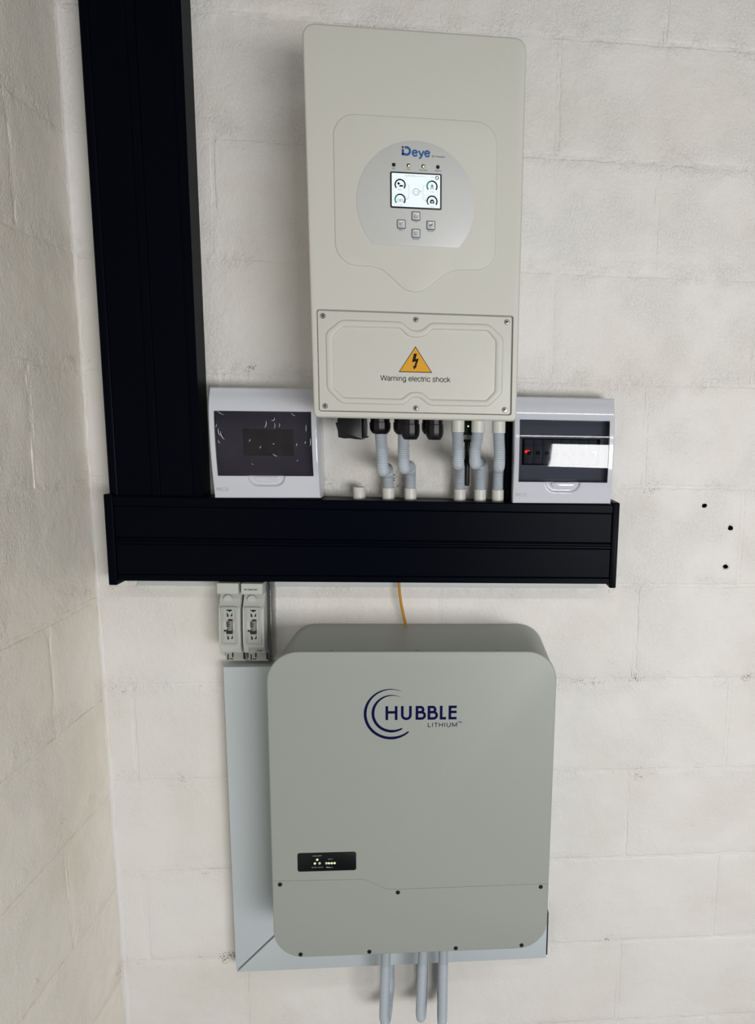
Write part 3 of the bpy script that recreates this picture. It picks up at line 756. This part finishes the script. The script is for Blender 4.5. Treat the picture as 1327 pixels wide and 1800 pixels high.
def cover_mesh():
    def lines(segs):
        out = []
        for a, b, n in segs: out += [a+(b-a)*i/n for i in range(n)]
        return out+[segs[-1][1]]
    X = lines([(-HW, -HW+.003, 3), (-HW+.003, -DHW, 3), (-DHW, -.038, 12), (-.038, .038, 60), (.038, DHW, 12), (DHW, HW-.003, 3), (HW-.003, HW, 3)])
    Z = lines([(0, .003, 3), (.003, .019, 6), (.019, DZ0, 22), (DZ0, DZ1, 26), (DZ1, .199, 16), (.199, .202, 3)])
    bm = NB(); V = {}
    def v(i, j):
        if (i, j) not in V:
            x, z = X[i], Z[j]; d = dsm(z)
            e = min(HW-abs(x), z, .202-z)
            if e < .003: d -= .003*(1-math.sqrt(max(0, 1-(1-e/.003)**2)))
            s = lsdf(x, z)
            if s < 0: t = min(1, -s/.0045); d -= .0062*t*t*(3-2*t)
            V[i, j] = bm.verts.new((x, -d, z))
        return V[i, j]
    hole = set()
    for j in range(len(Z)-1):
        for i in range(len(X)-1):
            xm, zm = (X[i]+X[i+1])/2, (Z[j]+Z[j+1])/2
            if abs(xm) < DHW and DZ0 < zm < DZ1: continue
            bm.faces.new((v(i, j), v(i+1, j), v(i+1, j+1), v(i, j+1)))
    be = [e for e in bm.edges if e.is_boundary]
    outer = [e for e in be if all(abs(abs(q.co.x)-HW) < 1e-5 or q.co.z < 1e-5 or q.co.z > .202-1e-5 for q in e.verts)]
    inn = [e for e in be if e not in set(outer)]
    r = bmesh.ops.extrude_edge_only(bm, edges=outer)
    for q in [g for g in r['geom'] if isinstance(g, bmesh.types.BMVert)]: q.co.y = -.030
    r = bmesh.ops.extrude_edge_only(bm, edges=inn)
    for q in [g for g in r['geom'] if isinstance(g, bmesh.types.BMVert)]: q.co.y += .008
    return bm
def board(label, x, z, tilt, winx, winz, left):
    t = thing('distribution_board', label, 'distribution board', (x, 0, z), tilt, 'distribution boards flanking the inverter')
    bm = NB(); box(bm, -HW+.0015, HW-.0015, -.0305, 0, .0015, .2005, .001); obj('back_box', bm, M_DB, t)
    obj('front_cover', cover_mesh(), M_DB, t, smooth=35)
    # inner panel with the breaker opening (four strips round the opening)
    (wx0, wx1), (wz0, wz1) = winx, winz; d0, d1 = .050, .0535
    bm = NB()
    for a, b, c, e in ((-DHW-.002, DHW+.002, DZ0-.003, wz0), (-DHW-.002, DHW+.002, wz1, DZ1+.003), (-DHW-.002, wx0, wz0, wz1), (wx1, DHW+.002, wz0, wz1)): box(bm, a, b, -d1, -d0, c, e)
    obj('inner_panel', bm, M_DBIN, t)
    bm = NB(); prism(bm, rrect(wx0-.004, wx1+.004, wz0-.003, wz1+.003, .001, 2), .0335, .036); obj('breaker_well', bm, M_DBDARK, t)
    nb = int((wx1-wx0-.002)/.0178); x0 = (wx0+wx1)/2-nb*.0178/2
    for i in range(nb):
        bx = x0+i*.0178
        bm = NB(); box(bm, bx+.0003, bx+.0175, -.047, -.036, wz0+.002, wz1-.002, .0008); box(bm, bx+.0003, bx+.0175, -.0515, -.046, wz0+.013, wz1-.013, .0008)
        b = obj('breaker', bm, M_DBDARK if left else M_BRK, t)
        bm = NB(); box(bm, bx+.005, bx+.0128, -.0555, -.051, (wz0+wz1)/2-.006, (wz0+wz1)/2+.001, .001); obj('toggle', bm, M_DARK, b)
    obj('door', curved(-DHW+.0007, DHW-.0007, DZ0+.0007, DZ1-.0007, -.0012, .0022, 2, 40), M_DOORL if left else M_DOOR, t, smooth=40)['label'] = 'smoked transparent door'
    # latch tab in the recess
    P = [(-.0225, DZ0-.0005), (-.0218, DZ0-.006), (-.0165, DZ0-.0115), (.0165, DZ0-.0115), (.0218, DZ0-.006), (.0225, DZ0-.0005)]
    dl = dsm(DZ0-.006)
    bm = NB(); prism(bm, chaikin(P, 1), dl-.0075, dl-.0015-(.003 if left else 0), .0012, 2); obj('latch', bm, M_DB, t)
    o = text('embossed_lettering', 'MCE', -.0905, -.0690, .0135, .0205, 0, M_EMB, t, .004)
    for v in o.data.vertices: v.co.y = -(dsm(v.co.z)+.0004)
    return t
dbl = board('left distribution board with protective film on its smoked door, between trunking and inverter', -.2705, -.1388, .7, (-.0432, .0490), (.0785, .1270), True)
dbr = board('right distribution board with red and green lights behind its clean smoked door', .2838, -.1420, .3, (-.0790, .0735), (.0730, .1245), False)
for x, z, m, s in ((-.0680, .0985, M_LEDR, 'glowing red indicator'), (.0625, .0985, M_LEDG, 'glowing green indicator')):
    bm = NB(); prism(bm, rrect(x-.0045, x+.0045, z-.0022, z+.0022, .0015, 3), .050, .0532, .0008, 2); o = obj('indicator', bm, m, dbr); o['label'] = s
# wrinkled film still on the left door
def wr(x, z):
    q = Vector((x*30, z*18, 3.3)); v = noise.noise(q*1.3)*.0009+abs(noise.noise(q*3.1+Vector((5, 1, 2))))*.0008
    e = min(DHW-abs(x), z-DZ0, DZ1-z); return v*(1.6 if abs(x) > .06 else .8)
o = obj('protective_film', curved(-DHW+.001, DHW-.001, DZ0+.001, DZ1-.001, .0011, .0002, 70, 48, wr), M_FILM, dbl, smooth=80); o['label'] = 'wrinkled clear protective film'

M_CREASE_GLINT = mat('film_crease_glint', 'e4e6ea', .12, coat=1)  # near-white folds: the clear film's glints are put into their colour
random.seed(21); film = o
def crease(x, z, ln, ang, bend, r):
    P = []
    for i in range(9):
        t = i/8-.5; a = math.radians(ang+bend*t); px = x+ln*t*math.cos(a); pz = z+ln*t*math.sin(a); P.append(Vector((px, -(dsm(pz)+.0019), pz)))
    bm = NB(); n = len(P); tube(bm, P, lambda i: r*math.sin(PI*(i+.4)/(n-.2)), 8); obj('film_crease_glint', bm, M_CREASE_GLINT, film, 60)
for a in ((-.0745, .1555, .016, -32, 20, .0004), (-.0785, .1215, .016, -80, 30, .00055), (-.0735, .1150, .018, -68, 30, .0006), (-.0790, .1040, .008, -60, 60, .0005), (-.0815, .1330, .006, 70, 20, .0004),
          (.0060, .1360, .014, 76, 30, .0005), (.0200, .1440, .010, 40, 90, .0005), (.0215, .1340, .012, 85, 30, .0004), (.0300, .1350, .008, 80, 30, .0004), (-.0240, .1070, .006, 60, 40, .0004),
          (.0540, .1540, .010, -35, 30, .0004), (.0770, .1300, .013, 86, 10, .0005), (.0745, .1040, .005, 70, 10, .0006), (.0590, .1000, .005, 78, 10, .0006), (.0840, .1050, .015, 88, 10, .0006), (.0190, .0800, .010, -28, 30, .0005), (.0180, .1010, .004, 10, 10, .0005), (-.0060, .0950, .005, 60, 20, .0005), (-.0220, .0640, .004, -30, 10, .0004), (.0590, .0710, .004, 40, 10, .0004)):
    crease(*a)

# ------------------------------------------------------------------ fuse holders
def fuse_holder(label, x, z):
    t = thing('fuse_holder', label, 'fuse holder', (x, 0, z), -.9, 'fuse holders above the grey trunking')
    W = .0197
    def side(P, x0, x1, m, name, par, sm=30):
        bm = NB(); a = [bm.verts.new((x0, -d, zz)) for d, zz in P]; b = [bm.verts.new((x1, -d, zz)) for d, zz in P]; n = len(P)
        for i in range(n): bm.faces.new((a[i-1], a[i], b[i], b[i-1]))
        bm.faces.new(a[::-1]); bm.faces.new(b)
        es = [e for e in bm.edges]
        bmesh.ops.bevel(bm, geom=es, offset=.0008, segments=2, affect='EDGES')
        return obj(name, bm, m, par, sm)
    body = side([(0, 0), (.044, 0), (.048, -.021), (.0605, -.046), (.066, -.050), (.0672, -.085), (.066, -.120), (.0655, -.128), (.060, -.140), (.030, -.141), (.030, -.166), (0, -.166)], -W, W, M_FUSE, 'fuse_body', t)
    side([(.040, .0), (.0735, -.0005), (.0735, -.0200), (.0705, -.0225), (.040, -.0225)], -W, W, M_FUSE, 'head', t)
    bm = NB(); lathe(bm, [(.0082, 0), (.0082, .0035), (.0076, .0042), (.0068, .0042), (.0066, .0034)], 'Y', (-.0045, -.0535, -.0350), 26); o = obj('round_boss', bm, M_FUSE, t)
    # fuse carrier window: raised rim, clear cover and the fuse inside
    bm = NB(); zt, zb = -.0475, -.1225; dd = .0665
    op = rrect(-.0150, .0148, zb, zt, .003, 4); ip = rrect(-.0118, .0112, zb+.003, zt-.003, .002, 4)
    lo = [(op, dd-.001), (op, dd+.0022), (inset(op, .0006), dd+.0028), (inset(ip, -.0006), dd+.0028), (ip, dd+.0020), (ip, dd+.0004)]
    rg = [[bm.verts.new((a, -b, c)) for a, c in P] for P, b in lo]; n = len(op)
    for A_, B_ in zip(rg, rg[1:]):
        for i in range(n): bm.faces.new((A_[i-1], A_[i], B_[i], B_[i-1]))
    bm.faces.new(rg[-1]); rim = obj('fuse_carrier', bm, M_FUSE2, t)
    bm = NB(); lathe(bm, [(.0066, -.0935), (.0066, -.0745)], 'Z', (.0008, -.0640, 0), 16); f = obj('fuse', bm, M_FUSEB, t)
    bm = NB(); box(bm, -.0052, .0060, -.0700, -.0640, -.1000, -.0925, .0004); obj('fuse_cap', bm, M_DARK, f)
    bm = NB(); box(bm, -.0014, .0062, -.0702, -.0640, -.0735, -.0715, .0003); obj('fuse_cap', bm, M_DARK, f)
    bm = NB()
    for k in range(3): box(bm, -.0046, .0006+.0012*(k == 1), -.0712, -.0700, -.0785-.0035*k, -.0772-.0035*k)
    obj('fuse_print', bm, M_DARK, f)
    for zc in (-.0630, -.1075):                                    # dark contact slots
        bm = NB()
        flat(bm, [(-.0045, zc-.004), (-.0012, zc-.004), (-.0012, zc), (-.0045, zc+.005)], .0672); flat(bm, [(.0018, zc-.003), (.0058, zc-.003), (.0058, zc+.005)], .0672)
        obj('contact_slot', bm, M_DARK, t, 0)
    bm = NB(); flat(bm, [(-.0045, -.0552), (.0052, -.0552), (.0060, -.0530), (.0006, -.0575), (-.0052, -.0530)], .0672); obj('contact_slot', bm, M_DARK, t, 0)
    bm = NB(); box(bm, -.0096, -.0066, -.0690, -.0660, -.0955, -.0925); obj('contact_slot', bm, M_DARK, t, 0)
    # terminal end with slots
    bm = NB(); prism(bm, rrect(-.0185, .0190, -.1655, -.1405, .0008, 2), .0295, .0330, .0006, 2); te = obj('terminal_end', bm, M_FUSE2, t)
    for a, b, c, e in ((-.0150, -.0128, -.1640, -.1520), (-.0062, -.0036, -.1580, -.1415), (-.0108, -.0040, -.1625, -.1608), (.0150, .0192, -.1620, -.1480)):
        bm = NB(); box(bm, a, b, -.0336, -.0328, c, e); obj('terminal_slot', bm, M_DARK, te, 0)
    return t
f1 = fuse_holder('grey fuse holder further from the battery, with plain head', -.3470, -.2992)
f2 = fuse_holder('grey fuse holder nearer the battery, with black lettering on its head', -.3030, -.2999)
text('head_lettering', 'M E "ELECTRIC"', -.0135, .0115, -.0132, -.0102, .0738, M_INK, f2, .03)
bm = NB(); prism(bm, rrect(-.0100, .0165, -.1362, -.1275, .0005, 2), .0595, .0660, 0); obj('rating_label', bm, M_LABEL, f2, 0)
text('rating_lettering', '125', .0060, .0150, -.1355, -.1315, .0662, M_INK, f2, .02)
bm = NB(); box(bm, .0212, .0275, -.045, 0, -.163, -.001, .001); o = obj('end_plate', bm, M_CLEAR, f2); o['label'] = 'clear plastic end plate'

# ------------------------------------------------------------------ grey pvc trunking behind the battery
G_PV = 'grey plastic trunking behind the battery'
DV = .040; X0, X1, ZB = -.3712, .2887, -1.1448
p1 = thing('plastic_trunking', 'light grey plastic trunking running down beside the battery', 'trunking', (X0+.05, 0, -.4755), 0, G_PV)
ox, oz = X0+.05, -.4755
bm = NB(); prism(bm, [(X0-ox, ZB+.0012-oz), (X0+.1-ox, ZB+.1012-oz), (X0+.1-ox, 0), (X0-ox, 0)], 0, DV-.006, 0); obj('trunking_base', bm, M_PVC, p1)
bm = NB(); prism(bm, [(X0-.0006-ox, ZB+.0022-oz), (X0+.1004-ox, ZB+.1034-oz), (X0+.1004-ox, .0004), (X0-.0006-ox, .0004)], .012, DV, .0015, 2); obj('trunking_lid', bm, M_PVC, p1)
p2 = thing('plastic_trunking', 'light grey plastic trunking running along under the battery', 'trunking', (0, 0, ZB), 0, G_PV)
bm = NB(); prism(bm, [(X0+.0012, 0), (X1-.003, 0), (X1-.003, .1), (X0+.1012, .1)], 0, DV-.006, 0); obj('trunking_base', bm, M_PVC, p2)
bm = NB(); prism(bm, [(X0+.0012, -.0006), (X1-.003, -.0006), (X1-.003, .1004), (X0+.1026, .1004)], .012, DV, .0015, 2); obj('trunking_lid', bm, M_PVC, p2)
bm = NB(); box(bm, X1-.0026, X1+.0004, -DV+.004, -.004, .004, .105, .0008); obj('end_plate', bm, M_DARK, p2)

# ------------------------------------------------------------------ battery
bat = thing('battery', 'big pale grey wall battery with rounded corners and navy logo', 'battery', (.00348, 0, -1.00074), -.2805)
HB, BH, DB2 = .2592, .6025, .1874
full = rrect(-HB, HB, 0, BH, .056, 12)
bm = NB(); prism(bm, inset(full, .0016), 0, DB2-.0150, 0); obj('case', bm, M_BAT, bat, smooth=35)
bm = NB(); prism(bm, inset(full, .0040), DB2-.0152, DB2-.0128, 0); obj('gasket', bm, M_DBIN, bat, smooth=35)
seamL = [(-HB, .1605), (-.0975, .1590)]+[(-.0975+.058*t, .1590-.0228*(3*t*t-2*t**3)) for t in [i/10 for i in range(1, 11)]]+[(-.0230, .1360), (HB, .1378)]
up_ = [p for p in full if p[1] > .2]; lo_ = [p for p in full if p[1] < .2]
gap = .00022
nl = [p for p in full]
# full starts at the bottom left corner: bl, br, tr, tl
bl, br, tr, tl = [full[i*13:(i+1)*13] for i in range(4)]
upper = [(HB, .1378+gap)]+tr+tl+[(x, z+gap) for x, z in seamL[:-1]]
lower = bl+br+[(HB, .1378-gap)]+[(x, z-gap) for x, z in seamL[::-1][1:]]
def seam_edge(p, q, e):   # the joint between the two covers stays square
    if .12 < p[1] < .18: return (p[0]-math.copysign(e, p[0]), p[1]) if abs(abs(p[0])-HB) < 1e-5 else p
gap = .00022
bm = NB(); prism(bm, upper, DB2-.0130, DB2, .0026, 4, straight=seam_edge); uc = obj('front_cover', bm, M_BAT, bat, smooth=40)
bm = NB(); prism(bm, lower, DB2-.0130, DB2, .0026, 4, straight=seam_edge); lc = obj('lower_cover', bm, M_BAT, bat, smooth=40)
for x, z in ((-.2450, .1536), (-.0283, .1297), (.2439, .1316), (-.2103, .0072), (-.0819, .0072), (.0826, .0072), (.2103, .0080)):
    bm = NB(); lathe(bm, [(.0040, 0), (.0040, .0006), (.0034, .0016), (.0014, .0018), (.0012, .0008)], 'Y', (x, -DB2, z), 18, cap0=False); obj('screw', bm, M_BSCREW, lc)
for x in (-.148, .004, .152):
    bm = NB(); lathe(bm, [(.0028, -.0015), (.0028, .0006), (.0016, .0012)], 'Z', (x, -DB2+.0075, BH), 12, cap0=False); obj('screw', bm, M_STEEL, bat)
# control panel
PX0, PX1, PZ0, PZ1 = -.2124, -.1054, .1785, .2160
bm = NB(); prism(bm, rrect(PX0, PX1, PZ0, PZ1, .0042, 5), DB2-.0005, DB2+.0006, .0003, 2, back=False); cp = obj('control_panel', bm, M_PLAST, bat); cp['label'] = 'black control panel with status lights'
dd = DB2+.0006
for x, z in ((-.1764, .2020), (-.1808, .1945), (-.1724, .1945), (-.1600, .1943), (-.1552, .1942), (-.1501, .1941), (-.1449, .1942)):
    bm = NB(); lathe(bm, [(.0023, 0), (.0021, .0005), (.0012, .0008)], 'Y', (x, -dd, z), 14, cap0=False); l = obj('led', bm, M_LEDW, cp)
    bm = NB(); lathe(bm, [(.0010, 0), (.0008, .0002)], 'Y', (x-.0006, -dd-.0008, z), 8, cap0=False); obj('led_core', bm, M_DARK if (x, z) in ((-.1724, .1945), (-.1600, .1943)) else M_LEDG, l)
text('panel_lettering', 'ON/OFF', -.1846, -.1684, .2084, .2108, dd+.0001, M_LABEL, cp)
text('panel_lettering', 'SOC', -.1566, -.1482, .2014, .2036, dd+.0001, M_LABEL, cp)
text('panel_lettering', 'RUN ALM', -.1865, -.1662, .1853, .1876, dd+.0001, M_LABEL, cp)
bm = NB(); flat(bm, [(-.1601, .1850), (-.1464, .1850), (-.1601, .1874)], dd+.0001); obj('level_wedge', bm, M_LABEL, cp, 0)
# logo: two swooshes and block capitals
ld = DB2+.0003
def swoosh(cx, cz, r, a0, a1, wmax, tail):
    n = 56; pts = []; ws = []
    for i in range(n+1):
        t = i/n; a = math.radians(a0+(a1-a0)*t); pts.append((cx+r*math.cos(a), cz+r*math.sin(a)))
        ws.append(wmax*(min(1, .06+t/.45))*(1 if t < .86 else 1-(t-.86)/.14*.45))
    bm = NB(); ribbon(bm, pts, ws, ld); return bm
obj('logo_swoosh', swoosh(-.0410, .4858, .0466, 66, 312, .0050, 0), M_NAVY, uc, 0)
obj('logo_swoosh', swoosh(-.0395, .4866, .0342, 64, 302, .0050, 0), M_NAVY, uc, 0)
Zb, Zt, S = .4740, .5004, .0047; h = S/2
bm = NB()
kk = [0]
def st_(P, wd=S): kk[0] += 1; ribbon(bm, P, wd, ld+kk[0]*.00002)
st_([(-.0489, Zb), (-.0489, Zt)]); st_([(-.0322, Zb), (-.0322, Zt)]); st_([(-.0489, .4886), (-.0322, .4886)])                       # H
st_([(-.0212, Zt), (-.0212, .4832)]+arc(-.0139, .4832, .0073, 180, 360, 16)+[(-.0066, Zt)])                                            # U
for x in (.0052, .0269):                                                                                                             # B B
    st_([(x, Zb), (x, Zt)])
    st_([(x, Zt-h), (x+.0062, Zt-h)]+arc(x+.0062, .4932, .0050, 90, -90, 12)+[(x, .4882)])
    st_([(x, .4884), (x+.0080, .4884)]+arc(x+.0080, .4823, .0061, 90, -90, 12)+[(x, Zb+h)])
st_([(.0490, Zt), (.0490, Zb)]); st_([(.0490, Zb+h), (.0580, Zb+h)])                                                                   # L
st_([(.0649, Zt), (.0649, Zb)])                                                                                                      # E
for z in (Zb+h, .4884, Zt-h): st_([(.0649, z), (.0771, z)])
obj('logo_lettering', bm, M_NAVY, uc, 0)
strokes('logo_lettering', 'LITHIUM', .0246, .0786, .4598, .0078, ld, M_NAVY, uc, .11, .06)
text('trademark_lettering', 'TM', .0790, .0862, .4672, .4696, ld, M_NAVY, uc, .01)

# ------------------------------------------------------------------ conduits looping under the battery
def uloop(xt, xb, zc, xr, label):
    df, dr, r = .100, .026, .037
    t = thing('flexible_conduit', label, 'conduit', (xt, -df, -1.0012), 0, 'conduit loops under the battery')
    P = [Vector((xt, -df, -1.0)), Vector((xt, -df, -1.05))]
    for i in range(1, 6): P.append(Vector((xt+(xb-xt)*i/6, -df, -1.05+(zc+1.05)*i/6)))
    for i in range(13):
        a = PI*i/12; P.append(Vector((xb+(xr-xb)*i/12, -(df+dr)/2-r*math.cos(a), zc-r*math.sin(a))))
    P += [Vector((xr, -dr, zc+.02)), Vector((xr, -dr, ZB-.0005))] if zc+.02 < ZB-.005 else [Vector((xr, -dr, ZB-.0005))]
    o = Vector((xt, -df, -1.0012)); P = [p-o for p in P]
    obj('corrugated_tube', corrugated(catmull(P, .002), .0100), M_COND, t, smooth=60)
uloop(-.0545, -.0595, -1.2100, -.0535, 'grey corrugated conduit loop furthest left under the battery')
uloop(.0213, .0157, -1.2040, .0190, 'grey corrugated conduit loop in the middle under the battery')
uloop(.0622, .0615, -1.2165, .0580, 'grey corrugated conduit loop furthest right under the battery')

# ------------------------------------------------------------------ yellow cable
yc = thing('cable', 'thin yellow cable dropping from the black trunking to the battery top', 'cable', (-.031, -.03, -.2985))
P = catmull([(0, 0, .004), (.0003, .001, -.02), (.0035, .003, -.05), (.0080, .006, -.075), (.0128, .009, -.0995)], .002)
bm = NB(); tube(bm, P, .0027, 12); obj('cable_sheath', bm, M_WIRE, yc, smooth=60)
